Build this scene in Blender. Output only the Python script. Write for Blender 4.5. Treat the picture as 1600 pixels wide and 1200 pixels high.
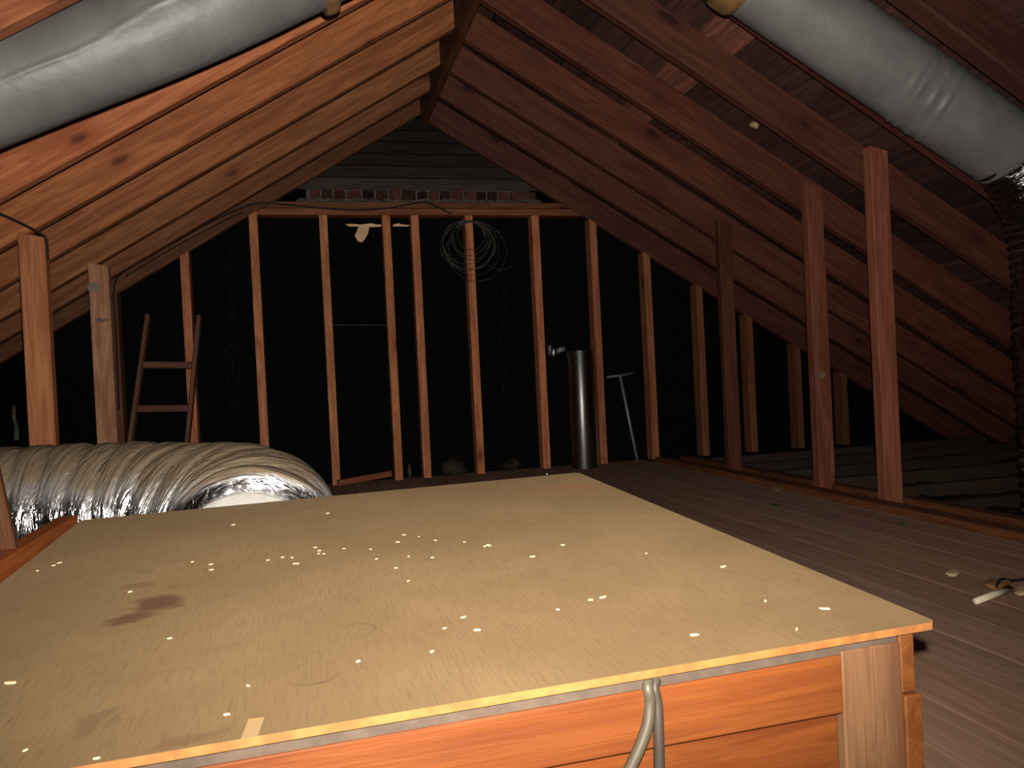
import bpy, bmesh, math, random
from mathutils import Vector, Matrix, noise
random.seed(7)
for o in list(bpy.data.objects): bpy.data.objects.remove(o)
S = bpy.context.scene
C = S.collection
V = Vector

# ------------------------------------------------------------------ camera
FOC = 1238.9                                   # focal length in pixels of the 1600 px wide frame
yaw, pitch, roll = math.radians(14.109), math.radians(-0.534), math.radians(-2.818)
FW = V((math.sin(yaw) * math.cos(pitch), math.cos(yaw) * math.cos(pitch), math.sin(pitch)))
r0 = V((math.cos(yaw), -math.sin(yaw), 0)); u0 = r0.cross(FW)
RT = r0 * math.cos(roll) + u0 * math.sin(roll)
UP = u0 * math.cos(roll) - r0 * math.sin(roll)
EYE = V((0, 0, 0.6))
cd = bpy.data.cameras.new('camera'); cam = bpy.data.objects.new('camera', cd); C.objects.link(cam)
cam.matrix_world = Matrix(((RT.x, UP.x, -FW.x, EYE.x), (RT.y, UP.y, -FW.y, EYE.y), (RT.z, UP.z, -FW.z, EYE.z), (0, 0, 0, 1)))
cd.sensor_fit = 'HORIZONTAL'; cd.sensor_width = 36; cd.lens = 36 * FOC / 1600; cd.clip_start = 0.02
S.camera = cam

def ray(x, y): return FW + RT * ((x - 800) / FOC) + UP * ((600 - y) / FOC)
def at_y(x, y, Y): d = ray(x, y); return EYE + d * (Y / d.y)
def at_z(x, y, Z): d = ray(x, y); return EYE + d * ((Z - EYE.z) / d.z)

# ------------------------------------------------------------------ light
w = bpy.data.worlds.new('attic_dark'); S.world = w; w.use_nodes = True
w.node_tree.nodes['Background'].inputs[0].default_value = (0.5, 0.45, 0.4, 1)
w.node_tree.nodes['Background'].inputs[1].default_value = 0.0006
# the camera's own flash, just above the lens
fl = bpy.data.lights.new('camera_flash', 'SPOT')
fl.energy = 395; fl.color = (1.0, 0.93, 0.84); fl.shadow_soft_size = 0.010
fl.spot_size = math.radians(122); fl.spot_blend = 1.0
flo = bpy.data.objects.new('camera_flash', fl); C.objects.link(flo)
flo.location = EYE + UP * 0.062 + RT * 0.012
flo.rotation_euler = ray(765, 330).to_track_quat('-Z', 'Y').to_euler()

vs = S.view_settings
S.display_settings.display_device = 'sRGB'
vs.view_transform = 'Standard'; vs.look = 'None'; vs.exposure = 0.0; vs.gamma = 1.0; vs.use_curve_mapping = False

# ------------------------------------------------------------------ materials
def srgb(r, g, b):
    f = lambda c: (c / 255 / 12.92) if c / 255 <= .04045 else ((c / 255 + .055) / 1.055) ** 2.4
    return (f(r), f(g), f(b), 1)

class NT:
    """small node helper"""
    def __init__(s, name):
        s.m = bpy.data.materials.new(name); s.m.use_nodes = True
        s.t = s.m.node_tree; s.bsdf = s.t.nodes['Principled BSDF']
        s.b = s.bsdf.inputs
    def n(s, kind, **kw):
        nd = s.t.nodes.new(kind)
        for k, v in kw.items(): setattr(nd, k, v)
        return nd
    def l(s, a, b): s.t.links.new(a, b)
    def val(s, inp, v):
        if isinstance(v, bpy.types.NodeSocket): s.l(v, inp)
        else: inp.default_value = v
    def math(s, op, a, b=0.0, c=0.0, clamp=False):
        nd = s.n('ShaderNodeMath', operation=op, use_clamp=clamp)
        for i, v in enumerate((a, b, c)): s.val(nd.inputs[i], v)
        return nd.outputs[0]
    def vmath(s, op, a, b):
        nd = s.n('ShaderNodeVectorMath', operation=op)
        s.val(nd.inputs[0], a); s.val(nd.inputs[1], b)
        return nd.outputs[0]
    def mix(s, f, a, b, mode='MIX'):
        nd = s.n('ShaderNodeMix', data_type='RGBA', blend_type=mode, clamp_factor=True)
        s.val(nd.inputs[0], f); s.val(nd.inputs[6], a); s.val(nd.inputs[7], b)
        return nd.outputs[2]
    def noise(s, vec, scale, detail=4, rough=.6, dist=0.0):
        nd = s.n('ShaderNodeTexNoise'); s.l(vec, nd.inputs['Vector'])
        nd.inputs['Scale'].default_value = scale; nd.inputs['Detail'].default_value = detail
        nd.inputs['Roughness'].default_value = rough; nd.inputs['Distortion'].default_value = dist
        return nd.outputs['Fac']
    def ramp(s, f, lo, hi):
        nd = s.n('ShaderNodeMapRange', interpolation_type='SMOOTHSTEP')
        s.val(nd.inputs[0], f); nd.inputs[1].default_value = lo; nd.inputs[2].default_value = hi
        return nd.outputs[0]
    def bump(s, h, strength, dist, prev=None):
        nd = s.n('ShaderNodeBump'); nd.inputs['Strength'].default_value = strength
        nd.inputs['Distance'].default_value = dist; s.l(h, nd.inputs['Height'])
        if prev is not None: s.l(prev, nd.inputs['Normal'])
        return nd.outputs[0]
    def coords(s):
        tc = s.n('ShaderNodeTexCoord'); oi = s.n('ShaderNodeObjectInfo')
        off = s.math('MULTIPLY', oi.outputs['Random'], 57.0)
        cv = s.n('ShaderNodeCombineXYZ')
        s.l(off, cv.inputs[0]); s.l(off, cv.inputs[1]); s.l(off, cv.inputs[2])
        return tc.outputs['Object'], s.vmath('ADD', tc.outputs['Object'], cv.outputs[0]), oi

def wood(name, light, dark, knots=True, rough=.7, contrast=1.0, dust=None, relief=.35):
    """grain runs along the board's own X axis; the object colour tints it"""
    k = NT(name); _, co, oi = k.coords()
    st = k.vmath('MULTIPLY', co, (0.9, 11, 11))
    grain = k.noise(st, 3.2, 6, .62, 1.1)
    fine = k.noise(k.vmath('MULTIPLY', co, (2.5, 120, 120)), 2.0, 3, .7)
    big = k.noise(k.vmath('MULTIPLY', co, (1.0, 3, 3)), 1.6, 3, .6)
    col = k.mix(k.ramp(grain, .36, .68), dark, light)
    col = k.mix(k.math('MULTIPLY', k.ramp(fine, .45, .8), .30 * contrast), col, (dark[0] * .55, dark[1] * .5, dark[2] * .5, 1))
    col = k.mix(k.math('MULTIPLY', k.ramp(big, .5, .75), .45 * contrast), col, (dark[0] * .7, dark[1] * .62, dark[2] * .62, 1))
    if knots:
        vo = k.n('ShaderNodeTexVoronoi'); vo.inputs['Scale'].default_value = 1.0
        wob = k.n('ShaderNodeTexNoise'); k.l(co, wob.inputs['Vector']); wob.inputs['Scale'].default_value = 9
        kv = k.vmath('ADD', k.vmath('MULTIPLY', co, (3.0, 7.5, 7.5)), k.vmath('MULTIPLY', wob.outputs['Color'], (.22, .22, .22)))
        k.l(kv, vo.inputs['Vector'])
        halo = k.math('SUBTRACT', 1.0, k.ramp(vo.outputs['Distance'], .06, .40))
        core = k.math('SUBTRACT', 1.0, k.ramp(vo.outputs['Distance'], .06, .18))
        sc = k.n('ShaderNodeSeparateColor'); k.l(vo.outputs['Color'], sc.inputs[0])
        pick = k.math('GREATER_THAN', sc.outputs[0], .58)
        col = k.mix(k.math('MULTIPLY', k.math('MULTIPLY', halo, pick), .55), col, (dark[0] * .75, dark[1] * .5, dark[2] * .45, 1))
        col = k.mix(k.math('MULTIPLY', k.math('MULTIPLY', core, pick), .85), col, (dark[0] * .22, dark[1] * .16, dark[2] * .18, 1))
    col = k.mix(1.0, col, oi.outputs['Color'], 'MULTIPLY')
    if dust:
        g = k.n('ShaderNodeNewGeometry'); sx = k.n('ShaderNodeSeparateXYZ'); k.l(g.outputs['Normal'], sx.inputs[0])
        col = k.mix(k.math('MULTIPLY', k.ramp(sx.outputs[2], .6, 1.0), .7), col, dust)
    k.l(col, k.b['Base Color'])
    k.b['Roughness'].default_value = rough; k.b['Specular IOR Level'].default_value = .25
    k.l(k.bump(k.math('ADD', grain, k.math('MULTIPLY', fine, .6)), relief, .004), k.b['Normal'])
    return k.m

def plain(name, c, rough=.6, metal=0.0, spec=.4, var=.25, vscale=8.0, bump=0.0, bscale=60, bdist=.002):
    k = NT(name); _, co, oi = k.coords()
    nz = k.noise(co, vscale, 4, .6)
    col = k.mix(k.ramp(nz, .3, .75), (c[0] * (1 - var), c[1] * (1 - var), c[2] * (1 - var), 1), (c[0] * (1 + var), c[1] * (1 + var), c[2] * (1 + var), 1))
    col = k.mix(1.0, col, oi.outputs['Color'], 'MULTIPLY')
    k.l(col, k.b['Base Color'])
    k.b['Roughness'].default_value = rough; k.b['Metallic'].default_value = metal; k.b['Specular IOR Level'].default_value = spec
    if bump: k.l(k.bump(k.noise(co, bscale, 4, .6), bump, bdist), k.b['Normal'])
    return k.m

M = {}
M['pine'] = wood('old_pine', (.33, .122, .045, 1), (.20, .062, .022, 1))
M['dark_pine'] = wood('aged_sheathing', (.085, .034, .024, 1), (.038, .016, .013, 1), knots=False, contrast=1.3)
M['orange_pine'] = wood('orange_pine', (.215, .063, .012, 1), (.150, .039, .008, 1), contrast=.7, rough=.55)
M['floor_wood'] = wood('dusty_floor_wood', (.27, .158, .102, 1), (.200, .115, .076, 1), knots=False, rough=.9, contrast=.6, relief=.12)
M['old_grey'] = wood('grey_siding', (.060, .050, .040, 1), (.030, .026, .020, 1), knots=False, rough=.9)
M['ladder_wood'] = wood('ladder_wood', (.125, .06, .037, 1), (.08, .03, .021, 1), knots=False)
M['black_board'] = plain('black_fibreboard', (.0030, .0032, .0030), .95, spec=.04, var=.35, vscale=30)
M['print'] = plain('faded_print', (.0065, .0065, .004), .9, spec=.05, var=.5, vscale=40)
M['roof_felt'] = plain('roof_felt', (.006, .005, .005), .95, spec=.05)
M['earth'] = plain('dark_loose_fill', (.020, .015, .011), .95, spec=.05, var=.5, vscale=14, bump=1, bscale=30, bdist=.03)
M['galv'] = plain('galvanized_steel', (.36, .37, .36), .46, metal=1.0, var=.12, vscale=25)
_t = M['galv'].node_tree; _tg = _t.nodes.new('ShaderNodeTangent'); _tg.direction_type = 'RADIAL'; _tg.axis = 'Z'
_b = _t.nodes['Principled BSDF']; _t.links.new(_tg.outputs[0], _b.inputs['Tangent']); _b.inputs['Anisotropic'].default_value = .85; _b.inputs['Anisotropic Rotation'].default_value = .25
M['dull_steel'] = plain('dull_grey_metal', (.20, .22, .23), .55, metal=.6, var=.2)
M['cable'] = plain('grey_cable_sheath', (.105, .083, .054), .5, spec=.4, var=.15)
M['black_wire'] = plain('black_wire', (.012, .010, .010), .6, spec=.2)
M['wire'] = plain('thin_grey_wire', (.15, .135, .12), .5, metal=.3, var=.2)
M['brick'] = plain('dark_brick', (.040, .016, .013), .9, spec=.1, var=.4, vscale=30, bump=.5)
M['mortar'] = plain('pale_mortar', (.085, .072, .058), .95, spec=.1, var=.35, vscale=40, bump=.8)
M['chip'] = plain('fresh_wood_chip', (.85, .66, .34), .6, var=.15)
M['paper'] = plain('torn_kraft_paper', (.62, .40, .24), .8, var=.15)
M['white_tape'] = plain('white_duct_tape', (.50, .48, .45), .35, var=.08, bump=.5, bscale=25, bdist=.01)
M['strap'] = plain('tan_strap', (.165, .080, .024), .8, var=.4, vscale=14, bump=.5, bscale=40)
M['gasket'] = plain('grey_foam_strip', (.17, .118, .082), .9, var=.2, vscale=40)
M['leaf'] = plain('green_scrap', (.025, .075, .02), .7)
M['knot_disc'] = plain('pale_round_plug', (.30, .20, .105), .7, var=.3, vscale=60)
M['glassy'] = plain('clear_plastic', (.62, .55, .40), .12, spec=.9, var=.2)
M['ply_edge'] = plain('plywood_edge', (.27, .105, .027), .7, var=.25, vscale=40)

def grey_duct():
    k = NT('grey_duct_jacket'); raw, co, oi = k.coords()
    n1 = k.noise(co, 5, 4, .6); n2 = k.noise(co, 60, 3, .6)
    col = k.mix(k.ramp(n1, .3, .7), (.086, .086, .082, 1), (.120, .119, .113, 1))
    k.l(col, k.b['Base Color']); k.b['Roughness'].default_value = .5; k.b['Specular IOR Level'].default_value = .4
    k.l(k.bump(n2, .12, .002, k.bump(n1, .4, .02)), k.b['Normal'])
    return k.m
M['duct'] = grey_duct()

def foil():
    k = NT('dusty_silver_foil'); raw, co, oi = k.coords()
    tc = k.n('ShaderNodeTexCoord'); uv = tc.outputs['UV']
    fold = k.noise(k.vmath('MULTIPLY', uv, (20, 5, 1)), 1.0, 4, .6, 1.2)
    fold2 = k.noise(k.vmath('MULTIPLY', uv, (64, 18, 1)), 1.0, 3, .6, .6)
    nrm = k.bump(fold2, .45, .008, k.bump(fold, .8, .030))
    g = k.n('ShaderNodeNewGeometry'); sx = k.n('ShaderNodeSeparateXYZ'); k.l(g.outputs['Normal'], sx.inputs[0])
    dn = k.noise(co, 9, 4, .6)
    up = k.ramp(k.math('ADD', sx.outputs[2], k.math('MULTIPLY', k.math('SUBTRACT', dn, .5), .7)), .20, .72)
    col = k.mix(up, (.60, .59, .60, 1), (.190, .140, .088, 1))
    k.l(k.mix(1.0, col, oi.outputs['Color'], 'MULTIPLY'), k.b['Base Color'])
    k.l(k.math('SUBTRACT', 1.0, k.math('MULTIPLY', up, .9)), k.b['Metallic'])
    k.l(k.math('ADD', .22, k.math('MULTIPLY', up, .45)), k.b['Roughness'])
    k.l(nrm, k.b['Normal'])
    return k.m
M['foil'] = foil()

# ------------------------------------------------------------------ mesh helpers
def link(o, parent=None):
    C.objects.link(o)
    if parent is not None:
        o.parent = parent; o.matrix_parent_inverse = parent.matrix_basis.inverted()
    return o
def tag(o, label=None, cat=None, group=None, kind=None):
    if label: o['label'] = label
    if cat: o['category'] = cat
    if group: o['group'] = group
    if kind: o['kind'] = kind
    return o
def thing(name, loc, label, cat, group=None):
    o = bpy.data.objects.new(name, None); o.location = loc; o.empty_display_size = .05
    C.objects.link(o); return tag(o, label, cat, group)
def finish(name, bm, mat, parent, mw, tint=None, smooth=False):
    me = bpy.data.meshes.new(name); bm.normal_update(); bm.to_mesh(me); bm.free()
    for m in (mat if isinstance(mat, (list, tuple)) else [mat]): me.materials.append(M[m])
    if smooth: me.polygons.foreach_set('use_smooth', [True] * len(me.polygons))
    o = bpy.data.objects.new(name, me); o.matrix_world = mw
    if tint is not None: o.color = (tint[0], tint[1], tint[2], 1) if not isinstance(tint, (int, float)) else (tint, tint, tint, 1)
    return link(o, parent)
def prism(name, pts, ext, xdir, mat, parent=None, tint=None, bevel=.003):
    """closed outline pts (world) pushed along ext (world); local X follows xdir so that the grain runs that way"""
    pts = [V(p) for p in pts]; ext = V(ext); X = V(xdir).normalized()
    Y = ext.normalized(); Y = Y - X * Y.dot(X)
    if Y.length < 1e-3: Y = pts[1] - pts[0]; Y = Y - X * Y.dot(X)
    Y.normalize(); Z = X.cross(Y)
    cen = sum(pts, V()) / len(pts) + ext / 2
    R3 = Matrix((X, Y, Z)).transposed(); inv = R3.transposed()
    bm = bmesh.new()
    a = [bm.verts.new(inv @ (p - cen)) for p in pts]; b = [bm.verts.new(inv @ (p + ext - cen)) for p in pts]
    bm.faces.new(a); bm.faces.new(b[::-1])
    for i in range(len(pts)):
        j = (i + 1) % len(pts); bm.faces.new((a[j], a[i], b[i], b[j]))
    bmesh.ops.recalc_face_normals(bm, faces=bm.faces)
    if bevel: bmesh.ops.bevel(bm, geom=list(bm.edges), offset=bevel, segments=1, affect='EDGES', clamp_overlap=True)
    return finish(name, bm, mat, parent, Matrix.Translation(cen) @ R3.to_4x4(), tint)
def beam(name, a, b, wdir, ww, hh, mat, parent=None, tint=None, bevel=.003):
    """bar from a to b (centre line); ww along wdir, hh across"""
    a, b, wd = V(a), V(b), V(wdir)
    X = (b - a).normalized(); wd = (wd - X * wd.dot(X)).normalized(); hd = X.cross(wd)
    p = [a - hd * hh / 2, b - hd * hh / 2, b + hd * hh / 2, a + hd * hh / 2]
    return prism(name, [q - wd * ww / 2 for q in p], wd * ww, X, mat, parent, tint, bevel)
def slab(name, x0, x1, y0, y1, z0, z1, mat, parent=None, tint=None, along='x', bevel=.002):
    pts = [(x0, y0, z0), (x1, y0, z0), (x1, y1, z0), (x0, y1, z0)]
    if along == 'z':
        return prism(name, [(x0, y0, z0), (x1, y0, z0), (x1, y0, z1), (x0, y0, z1)], (0, y1 - y0, 0), (0, 0, 1), mat, parent, tint, bevel)
    return prism(name, pts, (0, 0, z1 - z0), (1, 0, 0) if along == 'x' else (0, 1, 0), mat, parent, tint, bevel)
def smooth_path(pts, n):
    pts = [V(p) for p in pts]; out = []
    for i in range(len(pts) - 1):
        p0 = pts[max(i - 1, 0)]; p1 = pts[i]; p2 = pts[i + 1]; p3 = pts[min(i + 2, len(pts) - 1)]
        for k in range(n):
            t = k / n
            out.append(.5 * ((2 * p1) + (p2 - p0) * t + (2 * p0 - 5 * p1 + 4 * p2 - p3) * t * t + (3 * p1 - p0 - 3 * p2 + p3) * t ** 3))
    out.append(pts[-1]); return out
def tube(name, path, rad, mat, parent=None, seg=8, fn=None, caps=True, tint=None, mats=None):
    """swept tube; rad number or f(t); fn(i, s, ang, p) -> radius factor"""
    path = [V(p) for p in path]; org = path[len(path) // 2].copy()
    bm = bmesh.new(); uvl = bm.loops.layers.uv.new('UVMap'); rings = []; ss = []; T0 = (path[1] - path[0]).normalized()
    nrm = T0.orthogonal().normalized(); s = 0
    for i, p in enumerate(path):
        T = (path[min(i + 1, len(path) - 1)] - path[max(i - 1, 0)]).normalized()
        nrm = (nrm - T * nrm.dot(T)).normalized(); bi = T.cross(nrm)
        if i: s += (p - path[i - 1]).length
        r = rad(i / (len(path) - 1)) if callable(rad) else rad
        ring = []
        for k in range(seg):
            a = 2 * math.pi * k / seg; d = nrm * math.cos(a) + bi * math.sin(a)
            f = fn(i, s, a, p + d * r) if fn else 1.0
            ring.append(bm.verts.new(p + d * r * f - org))
        rings.append(ring); ss.append(s)
    for i in range(len(rings) - 1):
        for k in range(seg):
            f = bm.faces.new((rings[i][k], rings[i][(k + 1) % seg], rings[i + 1][(k + 1) % seg], rings[i + 1][k]))
            for lp_, uv_ in zip(f.loops, ((ss[i], k / seg), (ss[i], (k + 1) / seg), (ss[i + 1], (k + 1) / seg), (ss[i + 1], k / seg))): lp_[uvl].uv = uv_
    if caps: bm.faces.new(rings[0][::-1]); bm.faces.new(rings[-1])
    bmesh.ops.recalc_face_normals(bm, faces=bm.faces)
    return finish(name, bm, mat, parent, Matrix.Translation(org), tint, True)
def blob(name, cen, size, mat, parent=None, amp=.35, seed=0, sub=2, tint=None):
    bm = bmesh.new(); bmesh.ops.create_icosphere(bm, subdivisions=sub, radius=1)
    for v in bm.verts:
        d = noise.noise(v.co * 1.6 + V((seed * 7.3, seed * 3.1, 0))) * amp
        v.co = V((v.co.x * size[0], v.co.y * size[1], v.co.z * size[2])) * (1 + d)
    return finish(name, bm, mat, parent, Matrix.Translation(V(cen)), tint, True)
def rnd(a, b): return random.uniform(a, b)
def warm(v=1.0, s=.12):
    k = v * rnd(1 - s, 1 + s); return (k, k * rnd(.93, 1.07), k * rnd(.9, 1.1))

# ------------------------------------------------------------------ the attic shell
ZL0, SL = 1.811, .605          # underside of the left rafters:  z = ZL0 + SL x
ZR0, SR = 2.663, -.590         # underside of the right rafters: z = ZR0 + SR x
XR = 0.755                     # ridge
Y0, YW = -0.45, 4.88           # behind the photographer, front of the gable studs
cL = math.cos(math.atan(SL)); cR = math.cos(math.atan(SR))
RD = .15                       # rafter depth
def under(x): return ZL0 + SL * x if x < XR else ZR0 + SR * x

# roof skin: a thin felt layer above the boards, both slopes
def roof_side(name, x0, x1, s, z0, c):
    off = (RD + .030) / c
    p = [(x0, Y0, z0 + s * x0 + off), (x1, Y0, z0 + s * x1 + off), (x1, YW + .25, z0 + s * x1 + off), (x0, YW + .25, z0 + s * x0 + off)]
    return tag(prism(name, p, (0, 0, .02), (0, 1, 0), 'roof_felt', bevel=0), kind='structure')
XEL, XER = -3.35, 4.90
ceil_l = roof_side('ceiling', XEL, XR, SL, ZL0, cL)
ceil_r = roof_side('ceiling', XR, XER, SR, ZR0, cR)

def board_row(parent, xa, xb, s, z0, c, tint):
    o1 = (RD + .002) / c; o2 = .022 / c
    a = V((xa, Y0, z0 + s * xa + o1)); b = V((xb, Y0, z0 + s * xb + o1))
    q = V((0, YW + .2 - Y0, 0))
    prism('sheathing_board', [a, b, b + V((0, 0, o2)), a + V((0, 0, o2))], q, (0, 1, 0), 'dark_pine', parent, tint, .002)
x = XR + .01
edges = []
while x < XER - .2:
    wd = rnd(.135, .175); edges.append((x, x + wd)); x += wd + rnd(.006, .022)
for a, b in edges:
    pale_board = a < 1.655 < b  # one sheathing board of lighter-coloured wood among the dark ones
    board_row(ceil_r, a, b, SR, ZR0, cR, (2.6, 2.3, 2.0) if pale_board else warm(.72, .45))
x = XR - .01
while x > XEL + .2:
    wd = rnd(.135, .175); board_row(ceil_l, x - wd, x, SL, ZL0, cL, warm(1.1, .4)); x -= wd + rnd(.004, .016)

# rafters and ridge
LY = [4.895, 4.485, 4.11, 3.68, 3.26, 2.842, 2.43, 1.985, 1.60, 1.19, .78, .37, -.04]
RY = [4.895, 4.44, 4.075, 3.68, 3.285, 2.847, 2.43, 1.935, 1.60, 1.19, .78, .37, -.04]
for i, y in enumerate(LY):
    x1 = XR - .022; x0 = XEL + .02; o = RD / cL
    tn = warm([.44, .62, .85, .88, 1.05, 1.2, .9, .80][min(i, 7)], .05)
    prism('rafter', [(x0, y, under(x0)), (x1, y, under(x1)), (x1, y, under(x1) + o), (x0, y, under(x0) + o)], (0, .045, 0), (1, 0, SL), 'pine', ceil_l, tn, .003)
for i, y in enumerate(RY):
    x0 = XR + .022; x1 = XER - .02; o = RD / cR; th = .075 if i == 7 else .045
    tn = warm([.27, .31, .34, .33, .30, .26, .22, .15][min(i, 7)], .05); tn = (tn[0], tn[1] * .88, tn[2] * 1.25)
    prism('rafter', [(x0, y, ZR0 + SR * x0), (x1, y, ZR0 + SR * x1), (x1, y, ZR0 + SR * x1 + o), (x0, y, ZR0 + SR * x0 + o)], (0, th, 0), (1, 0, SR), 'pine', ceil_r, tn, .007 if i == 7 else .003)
slab('ridge_board', XR - .020, XR + .020, Y0, YW + .12, 2.195, 2.36, 'pine', ceil_r, .30, 'y')

# floor: a dark base, planks along the attic, open joists past the posts on the right
floor = tag(slab('floor', -3.5, 5.0, Y0, YW + .2, -.16, -.12, 'earth', bevel=0), kind='structure')
x = -3.3
while x < 2.12:
    wd = min(rnd(.125, .150), 2.14 - x)
    slab('floor_plank', x, x + wd - rnd(.002, .0045), Y0, YW + .09, -.0035, 0, 'floor_wood', floor, warm(1.0, .10), 'y', 0); x += wd
slab('subfloor', -3.3, 2.14, Y0, YW + .09, -.030, -.0036, 'earth', floor, .5, 'y', 0)
for i in range(13):
    y = 4.86 - .41 * i
    slab('joist', 2.15, 4.75, y - .045, y, -.119, -.012, 'floor_wood', floor, warm(.13, .15), 'x')
slab('floor_plate', 2.165, 2.243, .9, YW - .03, -.012, .022, 'pine', floor, .42, 'y')
slab('floor_plate', 2.345, 2.405, .9, YW - .03, -.012, .020, 'pine', floor, .33, 'y')
bm = bmesh.new(); bmesh.ops.create_grid(bm, x_segments=60, y_segments=120, size=.5)
for v in bm.verts:
    wx, wy = 3.55 + v.co.x * 2.6, 2.2 + v.co.y * 5.2
    v.co = V((wx, wy, -.075 + .035 * noise.noise(V((wx * 3, wy * 3, 0))) + .02 * noise.noise(V((wx * 11, wy * 11, 4)))))
fill = finish('loose_fill', bm, 'earth', floor, Matrix.Identity(4), smooth=True); fill['kind'] = 'stuff'

# gable wall: black fibreboard behind open studs
wall = tag(prism('wall_back', [(-2.98, YW + .095, -.02), (4.52, YW + .095, -.02), (XR + .9, YW + .095, 1.70), (XR - .98, YW + .095, 1.70)], (0, .02, 0), (1, 0, 0), 'black_board', bevel=0), kind='structure')
SX = [-1.46, -1.068, -.678, -.290, .111, .487, .662, 1.001, 1.434, 1.823, 2.191, 2.561, 2.927, 3.291, 3.655]
PB = 1.624
for i, x in enumerate(SX):
    top = min(PB, under(x) + .01)
    lean = 0.0
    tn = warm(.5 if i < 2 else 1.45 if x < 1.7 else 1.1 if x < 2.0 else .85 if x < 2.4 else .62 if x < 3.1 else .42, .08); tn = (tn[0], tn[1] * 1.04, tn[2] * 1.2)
    xa, xb = x - .024, x + .024
    za = PB if PB < min(under(xa), under(xb)) else under(xa); zb = PB if PB < min(under(xa), under(xb)) else under(xb)
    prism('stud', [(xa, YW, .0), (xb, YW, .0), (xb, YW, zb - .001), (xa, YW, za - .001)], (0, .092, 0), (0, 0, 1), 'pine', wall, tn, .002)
def xl(z): return (z - ZL0) / SL
def xr(z): return (z - ZR0) / SR
for z0, z1, tn in ((PB, PB + .040, .72), (PB + .043, PB + .080, .5)):
    prism('plate', [(xl(z0) + .01, YW + .004, z0), (xr(z0) - .01, YW + .004, z0), (xr(z1) - .01, YW + .004, z1), (xl(z1) + .01, YW + .004, z1)], (0, .088, 0), (1, 0, 0), 'pine', wall, tn, .002)
# brick course on the plate, mortar squeezed out below, weathered siding above
zb = PB + .088; x = .045
while x < 1.40:
    wd = rnd(.052, .085); pale = random.random() < .25
    slab('brick', x, x + wd, YW + .035 + rnd(-.006, .008), YW + .115, zb, zb + rnd(.066, .074), 'brick', wall, (1.9, 1.7, 1.7) if pale else warm(.8, .35), 'x', .004); x += wd + rnd(.010, .016)
bm = bmesh.new(); k = 0
x = -.02
while x < 1.46:
    r = rnd(.010, .024); k += 1
    m4 = Matrix.Translation((x, YW + .040 + rnd(-.01, .006), zb + rnd(.002, .012))) @ Matrix.Diagonal((r * 1.5, r * .7, r * .65, 1))
    g = bmesh.ops.create_icosphere(bm, subdivisions=2, radius=1, matrix=m4)
    for v in g['verts']: v.co += V((1, 1, 1)) * .004 * noise.noise(v.co * 60)
    x += r * rnd(.9, 2.2)
g = bmesh.ops.create_cube(bm, size=1, matrix=Matrix.Translation((.72, YW + .088, zb + .040)) @ Matrix.Diagonal((1.40, .05, .095, 1)))
tag(finish('mortar', bm, 'mortar', wall, Matrix.Identity(4), smooth=False), kind='stuff')
z = zb + .080
for i in range(6):
    hgt = .075; xa, xb = xl(z) - .02, xr(z) + .02; xa2, xb2 = xl(z + hgt) - .02, xr(z + hgt) + .02
    if xb2 - xa2 < .05: xa2 = xb2 = (xa2 + xb2) / 2; xa2 -= .02; xb2 += .02
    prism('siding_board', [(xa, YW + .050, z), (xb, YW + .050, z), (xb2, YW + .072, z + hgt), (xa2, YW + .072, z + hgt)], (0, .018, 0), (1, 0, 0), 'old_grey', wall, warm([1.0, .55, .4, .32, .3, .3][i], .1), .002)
    z += hgt
# faded lettering printed on the board, one column upside down
def glyph(ch, cx, cz, hgt, flip):
    cu = bpy.data.curves.new('glyph', 'FONT'); cu.body = ch; cu.size = hgt * 1.4; cu.align_x = 'CENTER'; cu.extrude = .0004
    t = bpy.data.objects.new('glyph', cu); C.objects.link(t); dg = bpy.context.evaluated_depsgraph_get()
    me = bpy.data.meshes.new_from_object(t.evaluated_get(dg)); bpy.data.objects.remove(t)
    me.materials.clear(); me.materials.append(M['print'])
    o = bpy.data.objects.new('printed_letter', me)
    R3 = Matrix.Rotation(math.pi / 2, 4, 'X')
    if flip: R3 = Matrix.Rotation(math.pi, 4, 'Y') @ R3
    o.matrix_world = Matrix.Translation((cx, YW + .0940, cz + (hgt / 2 if flip else -hgt / 2))) @ R3
    return link(o, wall)
for i, (ch, py) in enumerate(zip('NOTEIFL', (450, 475, 500, 532, 580, 607, 632))):
    q = at_y(787 + (py - 540) * .04, py, YW + .094); glyph(ch, q.x, q.z, .085, False)
for i, (ch, py) in enumerate(zip('LFIEOTNE', (388, 420, 462, 490, 548, 575, 590, 637))):
    q = at_y(362 + (py - 520) * .035, py, YW + .094); glyph(ch, q.x, q.z, .085, True)
bx = at_y(521, 508, YW + .09); bx2 = at_y(606, 508, YW + .09)
beam('board_joint', bx, bx2, (0, 1, 0), .002, .005, 'gasket', wall, .18, 0)

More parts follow.
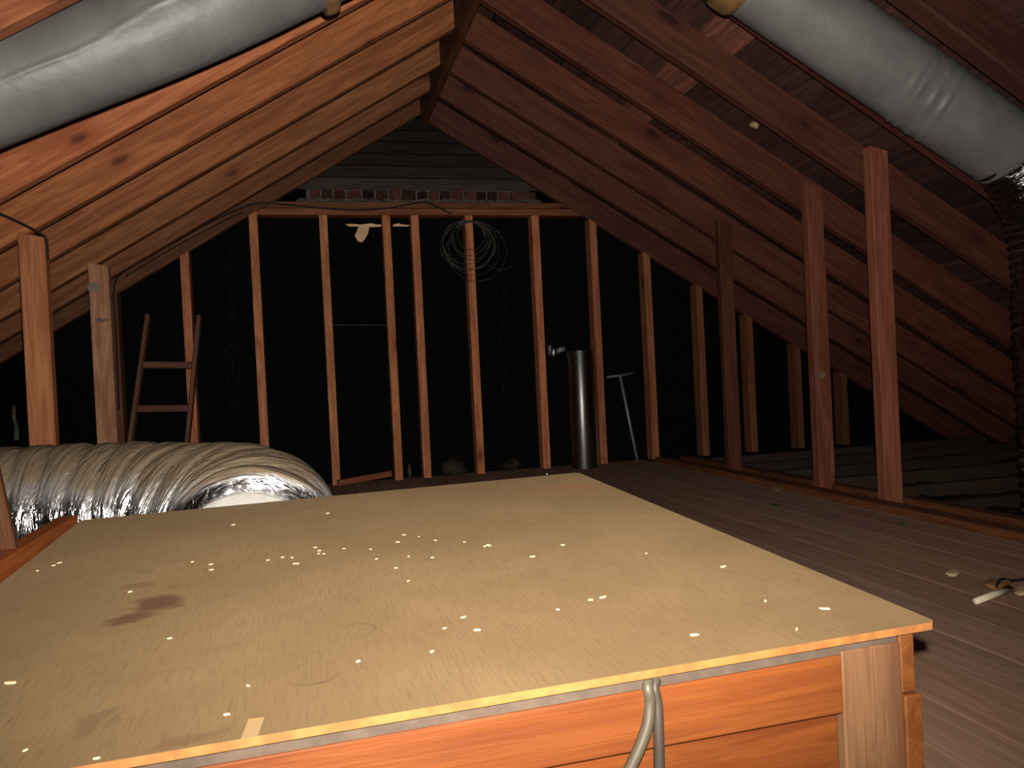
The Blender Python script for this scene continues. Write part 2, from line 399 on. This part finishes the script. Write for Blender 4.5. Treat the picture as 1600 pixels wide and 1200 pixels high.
# ------------------------------------------------------------------ posts under the rafters
def post(x, yb, ytop_front, wdt, t, ztop, label, tint, group):
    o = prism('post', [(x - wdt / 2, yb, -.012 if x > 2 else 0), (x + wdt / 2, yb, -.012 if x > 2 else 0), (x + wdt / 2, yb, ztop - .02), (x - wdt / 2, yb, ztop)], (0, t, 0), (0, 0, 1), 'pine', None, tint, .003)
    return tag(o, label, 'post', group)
G = 'short posts propping the rafters'
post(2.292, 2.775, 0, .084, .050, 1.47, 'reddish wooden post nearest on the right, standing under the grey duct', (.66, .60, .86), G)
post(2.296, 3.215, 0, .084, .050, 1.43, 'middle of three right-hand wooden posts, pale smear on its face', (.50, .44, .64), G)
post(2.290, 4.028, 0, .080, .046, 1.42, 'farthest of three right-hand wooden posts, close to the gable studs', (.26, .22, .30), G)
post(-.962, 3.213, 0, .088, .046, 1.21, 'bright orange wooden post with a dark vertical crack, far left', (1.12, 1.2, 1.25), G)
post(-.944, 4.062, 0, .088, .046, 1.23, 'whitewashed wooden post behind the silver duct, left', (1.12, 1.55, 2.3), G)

def smear(parent, px, py, Y, rx, rz, seed, tint):
    c = at_y(px, py, Y); n = 14
    pts = [c + V((math.cos(2 * math.pi * k / n) * rx, 0, math.sin(2 * math.pi * k / n) * rz)) * (1 + .45 * noise.noise(V((k * 1.7, seed, 0)))) for k in range(n)]
    return tag(prism('paint_smear', pts, (0, -.0010, 0), (1, 0, 0), 'mortar', parent, tint, 0), 'pale paint smear')
PO = [o for o in bpy.data.objects if o.name.startswith('post')]
smear(PO[1], 1284, 586, 3.2148, .020, .016, 2, (1.3, 1.1, 1.1))
smear(PO[4], 146, 448, 4.0618, .026, .024, 5, (2.2, 2.1, 2.0))
smear(PO[4], 158, 500, 4.0618, .030, .012, 8, (1.9, 1.7, 1.7))

# ------------------------------------------------------------------ plywood-topped box
F = V((.699, .786, .287)); BR = V((.678, 2.009, .336)); BL = V((-.520, 1.986, .323))
E2 = (BR - BL).normalized(); E1 = (BR - F); E1 = (E1 - E2 * E1.dot(E2)); LEN = E1.length; E1.normalize(); E3 = E2.cross(E1)
WID = (BR - BL).length
PC = F + E1 * LEN / 2 - E2 * WID / 2
def ply_local(px, py):
    d = ray(px, py); t = (PC - EYE).dot(E3) / d.dot(E3); q = EYE + d * t - PC
    return q.dot(E2), q.dot(E1)
def ply_world(px, py, lift=0):
    d = ray(px, py); t = (PC - EYE).dot(E3) / d.dot(E3); return EYE + d * t + E3 * lift

def plywood():
    k = NT('dusty_plywood'); tc = k.n('ShaderNodeTexCoord'); co = tc.outputs['Object']
    fine = k.noise(k.vmath('MULTIPLY', co, (150, 9, 9)), 2.2, 4, .7)
    hair = k.noise(k.vmath('MULTIPLY', co, (420, 26, 26)), 1.5, 3, .7)
    big = k.noise(co, 3.2, 5, .6); mid = k.noise(co, 16, 4, .65)
    col = k.mix(k.ramp(big, .35, .68), (.068, .043, .0195, 1), (.083, .053, .025, 1))
    col = k.mix(k.math('MULTIPLY', k.ramp(fine, .46, .72), .60), col, (.046, .027, .0125, 1))
    col = k.mix(k.math('MULTIPLY', k.ramp(mid, .50, .78), .40), col, (.056, .034, .017, 1))
    wob = k.n('ShaderNodeTexNoise'); k.l(co, wob.inputs['Vector']); wob.inputs['Scale'].default_value = 22; wob.inputs['Detail'].default_value = 5
    wv = k.vmath('MULTIPLY', k.vmath('SUBTRACT', wob.outputs['Color'], (.5, .5, .5)), (.075, .075, 0))
    cw = k.vmath('ADD', co, wv)
    def stain(px, py, rx, ry, ang, soft=.5, warp=True):
        lx, ly = ply_local(px, py)
        mp = k.n('ShaderNodeMapping', vector_type='TEXTURE'); k.l(cw if warp else co, mp.inputs[0])
        mp.inputs['Location'].default_value = (lx, ly, 0); mp.inputs['Rotation'].default_value = (0, 0, ang); mp.inputs['Scale'].default_value = (rx, ry, 1)
        flat = k.vmath('MULTIPLY', mp.outputs[0], (1, 1, 0))
        ln = k.n('ShaderNodeVectorMath', operation='LENGTH'); k.l(flat, ln.inputs[0])
        return ln.outputs['Value'], k.math('SUBTRACT', 1.0, k.ramp(ln.outputs['Value'], 1 - soft, 1 + soft * .3))
    for (px, py, rx, ry, an, cc, st) in (
        (246, 942, .036, .045, .3, (.030, .012, .006, 1), .95), (206, 966, .040, .022, .5, (.030, .013, .0065, 1), .9),
        (210, 915, .024, .022, .9, (.05, .027, .011, 1), .6), (268, 915, .013, .018, 0, (.048, .025, .011, 1), .6), (227, 893, .012, .02, 0, (.05, .029, .013, 1), .5),
        (150, 1128, .040, .014, .9, (.044, .025, .014, 1), .55), (200, 1118, .020, .007, .9, (.044, .025, .014, 1), .5),
        (290, 1158, .05, .014, .2, (.047, .024, .013, 1), .5), (880, 765, .11, .10, 0, (.092, .038, .021, 1), .45),
        (1440, 955, .06, .03, .2, (.095, .057, .03, 1), .3)):
        _, m = stain(px, py, rx, ry, an); col = k.mix(k.math('MULTIPLY', m, st), col, cc)
    for (px, py, r, wd, st) in ((488, 1052, .030, .10, .55), (556, 985, .024, .10, .5), (640, 835, .085, .035, .35), (620, 870, .06, .04, .25), (470, 1030, .022, .08, .25)):
        d, _ = stain(px, py, r, r, 0, warp=False)
        m = k.math('SUBTRACT', 1.0, k.ramp(k.math('ABSOLUTE', k.math('SUBTRACT', d, 1.0)), wd * .4, wd * 1.4))
        m = k.math('MULTIPLY', m, k.ramp(mid, .38, .62)); col = k.mix(k.math('MULTIPLY', m, st), col, (.034, .020, .011, 1))
    lx, ly = ply_local(394, 1140)
    mp = k.n('ShaderNodeMapping', vector_type='TEXTURE'); k.l(co, mp.inputs[0]); mp.inputs['Location'].default_value = (lx, ly, 0); mp.inputs['Rotation'].default_value = (0, 0, -.12); mp.inputs['Scale'].default_value = (.0075, .024, 1)
    sx = k.n('ShaderNodeSeparateXYZ'); k.l(mp.outputs[0], sx.inputs[0])
    m = k.math('MULTIPLY', k.math('LESS_THAN', k.math('ABSOLUTE', sx.outputs[0]), 1.0), k.math('LESS_THAN', k.math('ABSOLUTE', sx.outputs[1]), 1.0))
    col = k.mix(k.math('MULTIPLY', m, .8), col, (.15, .098, .046, 1))
    k.l(col, k.b['Base Color']); k.b['Roughness'].default_value = .85; k.b['Specular IOR Level'].default_value = .15
    k.b['Diffuse Roughness'].default_value = 1.0
    k.b['Sheen Weight'].default_value = .045; k.b['Sheen Roughness'].default_value = .45; k.b['Sheen Tint'].default_value = (.85, .60, .36, 1)
    k.l(k.bump(hair, .30, .003, k.bump(fine, .2, .003)), k.b['Normal'])
    return k.m
M['plywood'] = plywood()
TH = .009
bm = bmesh.new(); bmesh.ops.create_cube(bm, size=1, matrix=Matrix.Translation((0, 0, -TH / 2)) @ Matrix.Diagonal((WID, LEN, TH, 1)))
bmesh.ops.bevel(bm, geom=[e for e in bm.edges if abs(e.verts[0].co.z - e.verts[1].co.z) > TH * .5], offset=.006, segments=3, affect='EDGES')
bm.normal_update()
for f in bm.faces: f.material_index = 0 if f.normal.z > .5 else 1
ply = finish('plywood_sheet', bm, ['plywood', 'ply_edge'], None, Matrix.Translation(PC) @ Matrix((E2, E1, E3)).transposed().to_4x4())
tag(ply, 'large dusty tan plywood sheet with stains lying on the wooden box', 'plywood')

EB = V((-E2.y, E2.x, 0)).normalized(); EU = V((E2.x, E2.y, 0)).normalized()   # box axes: depth and width, level
def bp(u, v, z): q = F + EU * u + EB * v; return V((q.x, q.y, z))
def lid(u, v):  # underside of the sheet
    q = F + EU * u + EB * v; d = (PC - V((q.x, q.y, 0))); return d.dot(E3) / E3.z - TH / E3.z - .0005
box = thing('wooden_box', bp(-.6, .6, 0), 'orange pine board box under the plywood sheet, cables over its front', 'box')
def bpiece(name, u0, u1, v0, v1, z0, z1, mat, tint=None, drop=None, along='u', bevel=.002):
    """board of the box; with drop its top follows the sheet, drop below it"""
    if along == 'v':
        a = [bp(u0, v0, z0), bp(u0, v1, z0), bp(u0, v1, z1 if drop is None else lid(u0, v1) - drop), bp(u0, v0, z1 if drop is None else lid(u0, v0) - drop)]
        return prism(name, a, EU * (u1 - u0), EB, mat, box, tint, bevel)
    a = [bp(u0, v0, z0), bp(u1, v0, z0), bp(u1, v0, z1 if drop is None else lid(u1, v0) - drop), bp(u0, v0, z1 if drop is None else lid(u0, v0) - drop)]
    return prism(name, a, EB * (v1 - v0), EU if along == 'u' else (0, 0, 1), mat, box, tint, bevel)
FV = .005
bpiece('front_rail', -1.17, -.128, FV, FV + .020, .196, 0, 'orange_pine', (.80, .76, .78), .0135)
bpiece('front_board', -1.17, -.128, FV + .012, FV + .030, .100, .1945, 'orange_pine', (.70, .64, .62))
bpiece('front_board', -1.17, -.128, FV + .012, FV + .030, .002, .098, 'orange_pine', (.70, .64, .62))
bpiece('corner_stile', -.127, -.046, FV + .001, FV + .022, .002, 0, 'pine', (.50, .68, .84), .010, 'z')
tag(prism('gasket', [bp(-1.17, FV + .004, lid(-1.17, FV) - .0145), bp(-.050, FV + .004, lid(-.05, FV) - .0135), bp(-.050, FV + .004, lid(-.05, FV) - .0005), bp(-1.17, FV + .004, lid(-1.17, FV) - .0005)], EB * .02, EU, 'gasket', box, .45, 0), 'grey foam strip under the sheet')
bpiece('side_board', -.045, -.024, FV + .004, 1.20, .204, 0, 'orange_pine', (.72, .85, 1.0), .002, 'v')
bpiece('side_board', -.042, -.018, FV + .002, 1.20, .104, .2015, 'orange_pine', (.75, .85, .9), None, 'v')
bpiece('side_board', -.042, -.018, FV + .002, 1.20, .002, .1025, 'orange_pine', (.95, 1.1, 1.2), None, 'v')
bpiece('back_board', -1.17, -.047, 1.175, 1.195, .17, 0, 'orange_pine', .8, .004)
bpiece('back_board', -1.17, -.047, 1.175, 1.195, .002, .168, 'orange_pine', .8)
bpiece('side_board', -1.19, -1.171, FV + .004, 1.20, .002, 0, 'orange_pine', .8, .004, 'v')
# raised rail beside the left edge of the sheet and a short upright against it
prism('rail', [bp(-1.245, .30, .20), bp(-1.245, 1.22, .20), bp(-1.245, 1.22, .336), bp(-1.245, .30, .330)], EU * .040, EB, 'orange_pine', box, (1.5, 1.4, 1.4), .002)
o = beam('upright', at_y(-42, 690, 1.62), at_y(4, 888, 1.62), (1, 0, 0), .062, .02, 'orange_pine', box, (.42, .48, .55))
# two cables over the front rail
cf = lambda px, py, dy=0: at_y(px, py, .79 + dy)
c1 = smooth_path([bp(-.36, .06, lid(-.36, .06) - .010), bp(-.363, .022, lid(-.36, .02) - .006), cf(1012, 1074, -.004), cf(1015, 1100, -.006), cf(1010, 1140, -.010), cf(985, 1200, -.012), cf(950, 1262, -.012), cf(900, 1330, -.01)], 8)
c2 = smooth_path([bp(-.347, .06, lid(-.35, .06) - .010), bp(-.350, .022, lid(-.35, .02) - .006), cf(1022, 1074, -.001), cf(1027, 1100, -.004), cf(1029, 1150, -.008), cf(1030, 1210, -.010), cf(1026, 1270, -.012), cf(1015, 1340, -.01)], 8)
tag(tube('cable', c1, .0066, 'cable', seg=10, tint=(.55, .55, .53)), 'grey cable hanging over box front, left of the pair, curving left', 'cable', 'cables over the box front')
tag(tube('cable', c2, .0062, 'cable', seg=10, tint=(.36, .34, .36)), 'darker grey cable hanging straight down box front, right of the pair', 'cable', 'cables over the box front')

# ------------------------------------------------------------------ silver flex duct behind the box
fp = smooth_path([(-2.3, 2.66, .238), (-1.9, 2.68, .238), (-1.3, 2.70, .238), (-.85, 2.68, .240), (-.47, 2.57, .236), (-.25, 2.38, .230), (-.172, 2.24, .218), (-.165, 2.10, .180)], 36)
def flex(i, s, a, p):
    q = s + .05 * math.sin(a + 1.0) + .03 * noise.noise(p * 5)
    ring = abs(math.sin(q * math.pi / .10))
    f = 1 - .060 * (1 - ring) ** 2 + .030 * noise.noise(p * 5.0)
    f += .012 * noise.noise(V((s * 45, a * 1.6, 3.0))) + .008 * noise.noise(V((s * 95, a * 4, 7.0)))
    return f
nfp = len(fp)
def flr(t):
    k = max(0.0, (t - .94) / .06); return .222 - .040 * k * k
fd = thing('silver_flex_duct', (-.9, 2.68, 0), 'crumpled silver foil flex duct, fat and dusty, curving into the box back', 'duct')
tube('duct_jacket', fp, flr, 'foil', fd, 72, flex, True)
tag(tube('tape_collar', [(-.175, 2.13, .178), (-.175, 2.09, .178), (-.175, 2.05, .177), (-.175, 2.015, .176)], lambda t: .178 - .006 * t, 'white_tape', fd, 48, lambda i, s, a, p: 1 + .02 * noise.noise(V((math.cos(a) * 5, math.sin(a) * 5, s * 20)))), 'white tape round the duct end')

# ------------------------------------------------------------------ grey ducts slung between the rafters
def jacket(amp):
    def f(i, s, a, p): return 1 + amp * noise.noise(p * 5) + amp * .5 * noise.noise(p * 14)
    return f
DY = 2.235
dl = thing('grey_duct', (-.4, DY, 1.40), 'smooth grey duct slung along the left rafters, creased along its side', 'duct')
lp = [(-1.75 + 2.25 * t / 120, DY, 1.376 + .503 * (-1.75 + 2.25 * t / 120 + .723) - .010 * math.sin(t * .1)) for t in range(121)]
def crease(i, s, a, p):
    d = (p - V(lp[i])).normalized(); th = math.atan2(d.dot(V((-.449, 0, .893))), -d.y)
    e = th - (-.42 + (s - 1.15) * .75 + .05 * math.sin(s * 17) + .03 * noise.noise(V((s * 20, 0, 1))))
    return 1 + .010 * noise.noise(p * 5) + .030 * math.exp(-(e / .045) ** 2) * max(0, .7 + .8 * noise.noise(V((s * 9, 0, 0))))
tube('duct_jacket', lp, .127, 'duct', dl, 200, crease)
dr = thing('grey_duct', (1.8, DY, 1.45), 'grey duct slung along the right rafters, turning down into silver flex', 'duct')
rp = [(1.0 + 1.36 * t / 240, DY, 1.629 - .5625 * (1.0 + 1.36 * t / 240 - 1.761)) for t in range(241)]
def wrinkle(i, s, a, p):
    f = 1 + .010 * noise.noise(p * 5)
    for c, w_ in ((1.12, .012), (1.15, .009), (1.205, .010), (1.25, .008)):
        d = s - c - .05 * math.sin(a * 1.0 + 2.2); f += .050 * math.exp(-(d / w_) ** 2) * (.5 + .8 * noise.noise(V((math.cos(a) * 2, math.sin(a) * 2, c * 5))))
    return f
tube('duct_jacket', rp, .126, 'duct', dr, 80, wrinkle)
ep = smooth_path([(2.30, DY, 1.326), (2.40, DY, 1.245), (2.50, DY + .01, 1.12), (2.545, DY + .02, .96), (2.555, DY + .03, .70), (2.56, DY + .03, .42), (2.56, DY + .03, .15), (2.56, DY + .03, -.03)], 24)
tag(tube('flex_elbow', ep, .118, 'foil', dr, 56, lambda i, s, a, p: 1 + .035 * math.sin((s + .02 * math.sin(a)) * 2 * math.pi / .036) + .05 * noise.noise(p * 14), tint=.35), 'silver ribbed elbow turning down')
def band(x, z, ang, parent, wd, r):
    d = V((math.cos(ang), 0, math.sin(ang))); c = V((x, DY, z))
    return tube('strap', [c - d * wd / 2, c - d * wd / 4, c + d * wd / 4, c + d * wd / 2], lambda t: r + .004 * math.sin(t * math.pi), 'strap', parent, 48, lambda i, s, a, p: 1 + .015 * noise.noise(p * 20))
band(1.375, 1.629 - .5625 * (1.375 - 1.761), math.atan(-.5625), dr, .075, .138)
band(.050, 1.376 + .503 * (.050 + .723), math.atan(.503), dl, .035, .142)

# ------------------------------------------------------------------ things along the gable wall
lad = thing('ladder', (-.79, 4.42, 0), 'old wooden ladder leaning on the left gable studs', 'ladder')
def lp2(x, z): return V((x, 4.40 + (z / 1.04) * .30, z))
for (xa, za, xb, zb_, s) in ((-.852, 1.034, -.978, .0, -1), (-.590, 1.020, -.690, .0, 1)):
    beam('side_rail', lp2(xb, zb_ + .004), lp2(xa, za), (1, 0, 0), .022, .055, 'ladder_wood', lad, (1.05, 1.0, .95))
for (z, xa, xb) in ((.760, -.874, -.628), (.528, -.903, -.648), (.296, -.932, -.672), (.070, -.958, -.694)):
    a = lp2(xa, z); b = lp2(xb, z - .012)
    beam('rung', a, b, (0, 1, 0), .045, .036, 'ladder_wood', lad, (1.1, .85, .85))

def open_pipe(name, cx, cy, r, z0, z1, mat):
    bm = bmesh.new(); rings = []
    prof = [(r - .002, z0), (r, z0), (r, z1), (r - .002, z1), (r - .002, z0)]
    n = 64
    for (rr, z) in prof[:4]:
        rings.append([bm.verts.new((rr * math.cos(2 * math.pi * k / n), rr * math.sin(2 * math.pi * k / n), z)) for k in range(n)])
    for i in range(4):
        A, B = rings[i], rings[(i + 1) % 4]
        for k in range(n): bm.faces.new((A[k], A[(k + 1) % n], B[(k + 1) % n], B[k]))
    bmesh.ops.recalc_face_normals(bm, faces=bm.faces)
    return bm
pip = thing('metal_pipe', (1.648, 4.775, 0), 'shiny galvanized metal pipe standing upright against the gable studs', 'pipe')
bm = open_pipe('pipe', 0, 0, .085, 0.001, .742, 'galv')
po = finish('pipe_wall', bm, 'galv', pip, Matrix.Translation((1.648, 4.775, 0)) @ Matrix.Rotation(math.radians(.3), 4, 'Y'), smooth=True)
po.data.polygons.foreach_set('use_smooth', [abs(p.normal.z) < .5 for p in po.data.polygons])
slab('seam', 1.728, 1.734, 4.755, 4.761, .002, .741, 'galv', pip, .8, 'z', .001)
elb = thing('metal_elbow', (1.50, 4.86, .74), 'small bent metal collar fixed to the stud left of the upright pipe', 'bracket')
ec = at_y(868, 549, 4.85)
tube('collar', [ec + V((-.035, .025, -.012)), ec + V((-.012, .012, -.006)), ec + V((.012, 0, .0))], .026, 'galv', elb, 20)
tube('spout', [ec + V((.010, 0, .0)), ec + V((.030, -.006, .008)), ec + V((.058, -.010, .014))], .018, 'dull_steel', elb, 16)
slab('mounting_tab', ec.x - .044, ec.x - .030, ec.y - .004, ec.y + .03, ec.z - .015, ec.z + .040, 'dull_steel', elb, None, 'z', .001)

tee = thing('tee_tool', (2.02, 4.82, 0), 'thin grey metal T-bar tool leaning between studs, right of the pipe', 'tool')
tb, tt = V((2.022, 4.80, .004)), V((1.952, 4.86, .572))
tube('shaft', [tb, (tb + tt) / 2, tt], .0095, 'dull_steel', tee, 12)
tube('crossbar', [V((1.858, 4.862, .566)), tt, V((2.048, 4.862, .586))], .0085, 'dull_steel', tee, 12, tint=.7)

# torn paper under the plate
def flat_shape(name, pix, Y, mat, parent=None, t=.002, wav=.004):
    pts = [at_y(x, y, Y) for x, y in pix]
    return prism(name, pts, (0, -t, 0), (1, 0, 0), mat, parent, None, 0)
pap = thing('torn_paper', at_y(570, 352, 4.97), 'torn tan paper strip and hanging scrap left under the top plate', 'paper')
PY = YW + .093
flat_shape('strip', [(540, 350), (552, 350), (562, 351), (580, 349), (590, 351), (597, 351), (597, 354), (580, 355), (560, 354), (545, 354)], PY, 'paper', pap)
flat_shape('strip', [(614, 351), (622, 349), (630, 351), (641, 352), (636, 354), (625, 354), (614, 354)], PY, 'paper', pap)
flat_shape('hanging_scrap', [(560, 354), (577, 354), (575, 365), (570, 374), (565, 379), (559, 377), (554, 368), (557, 363)], PY - .003, 'paper', pap, .003)

# coil of wire hung on a stud
coil = thing('wire_coil', at_y(735, 345, 4.86), 'loose coil of thin grey wire hung on a stud below the plate', 'wire coil')
def loop(cx, cz, rx, rz, ph, n=40, dy=0):
    return [V((cx + rx * math.cos(ph + 2 * math.pi * k / n) + .004 * math.sin(5 * k / n * 6.28 + ph), 4.862 - dy + .006 * math.sin(ph * 3 + k), cz + rz * math.sin(ph + 2 * math.pi * k / n))) for k in range(n + 1)]
for i, (cx, cz, rx, rz) in enumerate(((.990, 1.437, .165, .148), (.985, 1.425, .158, .150), (.978, 1.447, .145, .135), (1.0, 1.46, .120, .122), (.995, 1.475, .105, .105), (.985, 1.43, .172, .155), (1.03, 1.395, .190, .185), (1.01, 1.41, .160, .172), (1.0, 1.485, .085, .085))):
    tube('wire_loop', loop(cx + rnd(-.008, .008), cz + rnd(-.006, .006), rx, rz, rnd(0, 6), dy=.003 * i), .0019, 'wire', coil, 6, tint=.25 if i in (6, 7) else rnd(.4, .65))
tube('wire_loop', smooth_path([(1.10, 4.85, 1.54), (1.15, 4.85, 1.515), (1.20, 4.85, 1.51)], 6), .0016, 'wire', coil, 6, tint=.45)
tube('wire_loop', smooth_path([(1.07, 4.85, 1.32), (1.13, 4.85, 1.29), (1.20, 4.85, 1.27), (1.26, 4.85, 1.30)], 6), .0016, 'wire', coil, 6, tint=.3)

# black wires stapled along plate and rafter
wp = [at_y(x, y, 4.868) for x, y in ((186, 640), (181, 520), (178, 455), (192, 425), (260, 385), (330, 347), (395, 319), (450, 320), (540, 328), (600, 326), (660, 316), (680, 322), (705, 334))]
tag(tube('black_wire', smooth_path(wp, 8), .0052, 'black_wire', seg=8), 'black wire stapled along the left gable rafter and top plate', 'wire')
wp = [at_y(x, y, 4.872) for x, y in ((196, 432), (262, 392), (330, 355), (380, 331))]
tag(tube('black_wire', smooth_path(wp, 8), .004, 'black_wire', seg=8), 'thin black wire lying just under the longer rafter wire, left gable', 'wire')
wp = [at_y(x, y, 3.20) for x, y in ((-30, 322), (0, 334), (35, 350), (66, 367), (73, 380), (75, 405))]
tag(tube('black_wire', smooth_path(wp, 8), .0045, 'black_wire', seg=8), 'black wire running to the orange post at far left', 'wire')

# scrap board at the foot of the gable, scraps on the floor
a, b = V((.115, 4.80, .022)), V((.435, 4.845, .050))
tag(beam('scrap_board', a, b, (0, 1, 0), .05, .034, 'pine', None, (.72, .68, .7)), 'short reddish board scrap lying against the gable studs', 'board')
for i, (px, py, sx, sz, lb) in enumerate(((640, 735, .012, .05, 'small pale tuft of insulation between two close gable studs'), (710, 738, .085, .055, 'dark lump of loose insulation between gable studs under the coil'), (800, 736, .06, .04, 'small dark lump of insulation left of the upright pipe'))):
    q = at_y(px, 742, 4.925); tag(blob('insulation_tuft', (q.x, 4.925, sz * .9), (sx, .03, sz), 'earth', None, .5, i, 2, (3.2, 3.0, 2.6) if i == 0 else 1.6), lb, 'insulation')

def scrap(name, px, py, sx, sy, sz, rot, mat, label, cat, tint=None, lift=0.0):
    q = at_z(px, py, lift); bm = bmesh.new(); bmesh.ops.create_icosphere(bm, subdivisions=2, radius=.5)
    for v in bm.verts:
        f = 1 + .35 * noise.noise(v.co * 4 + V((px, py, 0))); v.co = V((max(-.42, min(.42, v.co.x)) * sx, max(-.4, min(.4, v.co.y)) * sy, max(-.35, min(.35, v.co.z)) * sz)) * f * 1.2
    o = finish(name, bm, mat, None, Matrix.Translation((q.x, q.y, lift + sz * .42)) @ Matrix.Rotation(rot, 4, 'Z'), tint)
    return tag(o, label, cat)
scrap('wood_scrap', 1215, 765, .12, .035, .012, .9, 'chip', 'brown wood scrap on dark floor between right posts and box', 'scrap', .32)
scrap('wood_scrap', 1490, 898, .055, .030, .012, .5, 'chip', 'tan wood chip on dark floor beyond the box corner', 'scrap', .45)
scrap('bark_scrap', 1556, 917, .075, .050, .018, .2, 'strap', 'rusty brown scrap touching the clear plastic sliver, right edge', 'scrap', 1.1)
scrap('wood_scrap', 1597, 926, .07, .022, .010, .6, 'chip', 'pale scrap at the right edge beside the plastic sliver', 'scrap', .5)
q = at_z(1550, 932, 0)
gp = [at_z(1524, 940, .009), at_z(1550, 930, .011), at_z(1578, 920, .012)]
tag(tube('plastic_sliver', gp, lambda t: .0075 + .002 * t, 'glassy', seg=12), 'glinting clear plastic sliver on the dark floor at right', 'scrap')
wq = smooth_path([q + V((.05, .035, .010)), q + V((.09, .06, .018)), q + V((.14, .075, .006)), q + V((.2, .07, .006))], 6)
tag(tube('black_lead', wq, .004, 'black_wire', seg=8), 'thin black lead on the floor by the plastic sliver', 'wire')
scrap('leaf_scrap', 1410, 820, .035, .02, .006, .3, 'leaf', 'tiny green scrap on floor near the nearest right post', 'scrap')
scrap('leaf_scrap', 1211, 791, .04, .03, .006, 1.1, 'leaf', 'tiny green scrap on floor behind the plywood edge', 'scrap')

# pale plug in the roof boards
dz = ZR0 + .12 / cR
nr = V((-SR * 0 + .508, 0, .861)); pc = None
d = ray(1178, 197); t = (ZR0 + (RD - .008) / cR - EYE.z) / (d.z - SR * d.x); pc = EYE + d * t
nn = V((-SR, 0, 1)).normalized()
tag(tube('round_plug', [pc - nn * .006, pc, pc + nn * .009], lambda t: .022 - .003 * (1 - t), 'knot_disc', seg=28), 'small pale round plug on the roof boards, upper right', 'plug')
# pale ragged strip far left
pp = at_y(24, 660, YW + .08)
tag(flat_shape('torn_paper_strip', [(20, 635), (24, 634), (25, 655), (29, 668), (30, 688), (22, 688), (23, 668), (19, 650)], PY - .002, 'mortar'), 'ragged pale strip hanging at the far left of the gable', 'paper')

# ------------------------------------------------------------------ chips on the plywood
z7 = [(648, 72), (745, 170), (785, 162), (812, 163), (822, 180), (875, 135), (885, 152), (900, 153), (887, 144), (955, 138), (1030, 140), (1047, 167), (1105, 120), (1122, 100), (1163, 105), (1210, 115), (1290, 120), (1355, 128), (1480, 160), (535, 175), (587, 197), (585, 182), (362, 258), (1135, 228), (1100, 192), (1200, 163), (1135, 160), (1285, 330), (1325, 365), (1235, 360), (995, 452), (30, 512), (630, 600), (70, 700), (150, 185), (105, 200), (165, 178), (910, 40), (1550, 308), (690, 520), (1200, 425), (1347, 132), (472, 388), (270, 722)]
chips = [(x / 1.7778, 780 + y / 1.7778) for x, y in z7] + [(1130, 886), (942, 934), (923, 938), (1290, 952), (1085, 993), (1245, 984), (765, 853), (880, 852), (1010, 865), (725, 965), (1196, 940), (855, 741)]
bigc = {18: 1.5, 31: 2.2, 4: 1.4, 44: 1.5, 45: 1.7, 47: 2.0, 48: 1.4}
own = {31: 'longest pale splinter on the plywood, at the far left edge of the sheet',
       47: 'large pale chip on the plywood close to its near right corner',
       45: 'larger pale chip on the plywood right of the middle, beside a smaller one',
       18: 'lone larger pale chip on the back half of the plywood, right of the chip cluster',
       55: 'pale chip on the very back edge of the plywood, by the right back corner'}
cm = []
for s in range(4):
    bm = bmesh.new(); n = 7
    out = [V((math.cos(2 * math.pi * k / n) * .0042 * rnd(.7, 1.2), math.sin(2 * math.pi * k / n) * .0018 * rnd(.6, 1.3), 0)) for k in range(n)]
    a = [bm.verts.new(p) for p in out]; b = [bm.verts.new(p + V((0, 0, .0014))) for p in out]
    bm.faces.new(a[::-1]); bm.faces.new(b)
    for k in range(n): bm.faces.new((a[k], a[(k + 1) % n], b[(k + 1) % n], b[k]))
    me = bpy.data.meshes.new('wood_chip'); bm.normal_update(); bm.to_mesh(me); bm.free(); me.materials.append(M['chip']); cm.append(me)
for i, (px, py) in enumerate(chips):
    q = ply_world(px, py, .0002); sc = .85 * bigc.get(i, rnd(.65, 1.15))
    o = bpy.data.objects.new('wood_chip', cm[i % 4])
    o.matrix_world = Matrix.Translation(q) @ Matrix((E2, E1, E3)).transposed().to_4x4() @ Matrix.Rotation(rnd(-.6, .9), 4, 'Z') @ Matrix.Diagonal((sc, sc, 1, 1))
    C.objects.link(o); tag(o, own.get(i, 'tiny pale wood chip scattered on the plywood sheet'), 'wood chip', 'wood chips on the plywood')
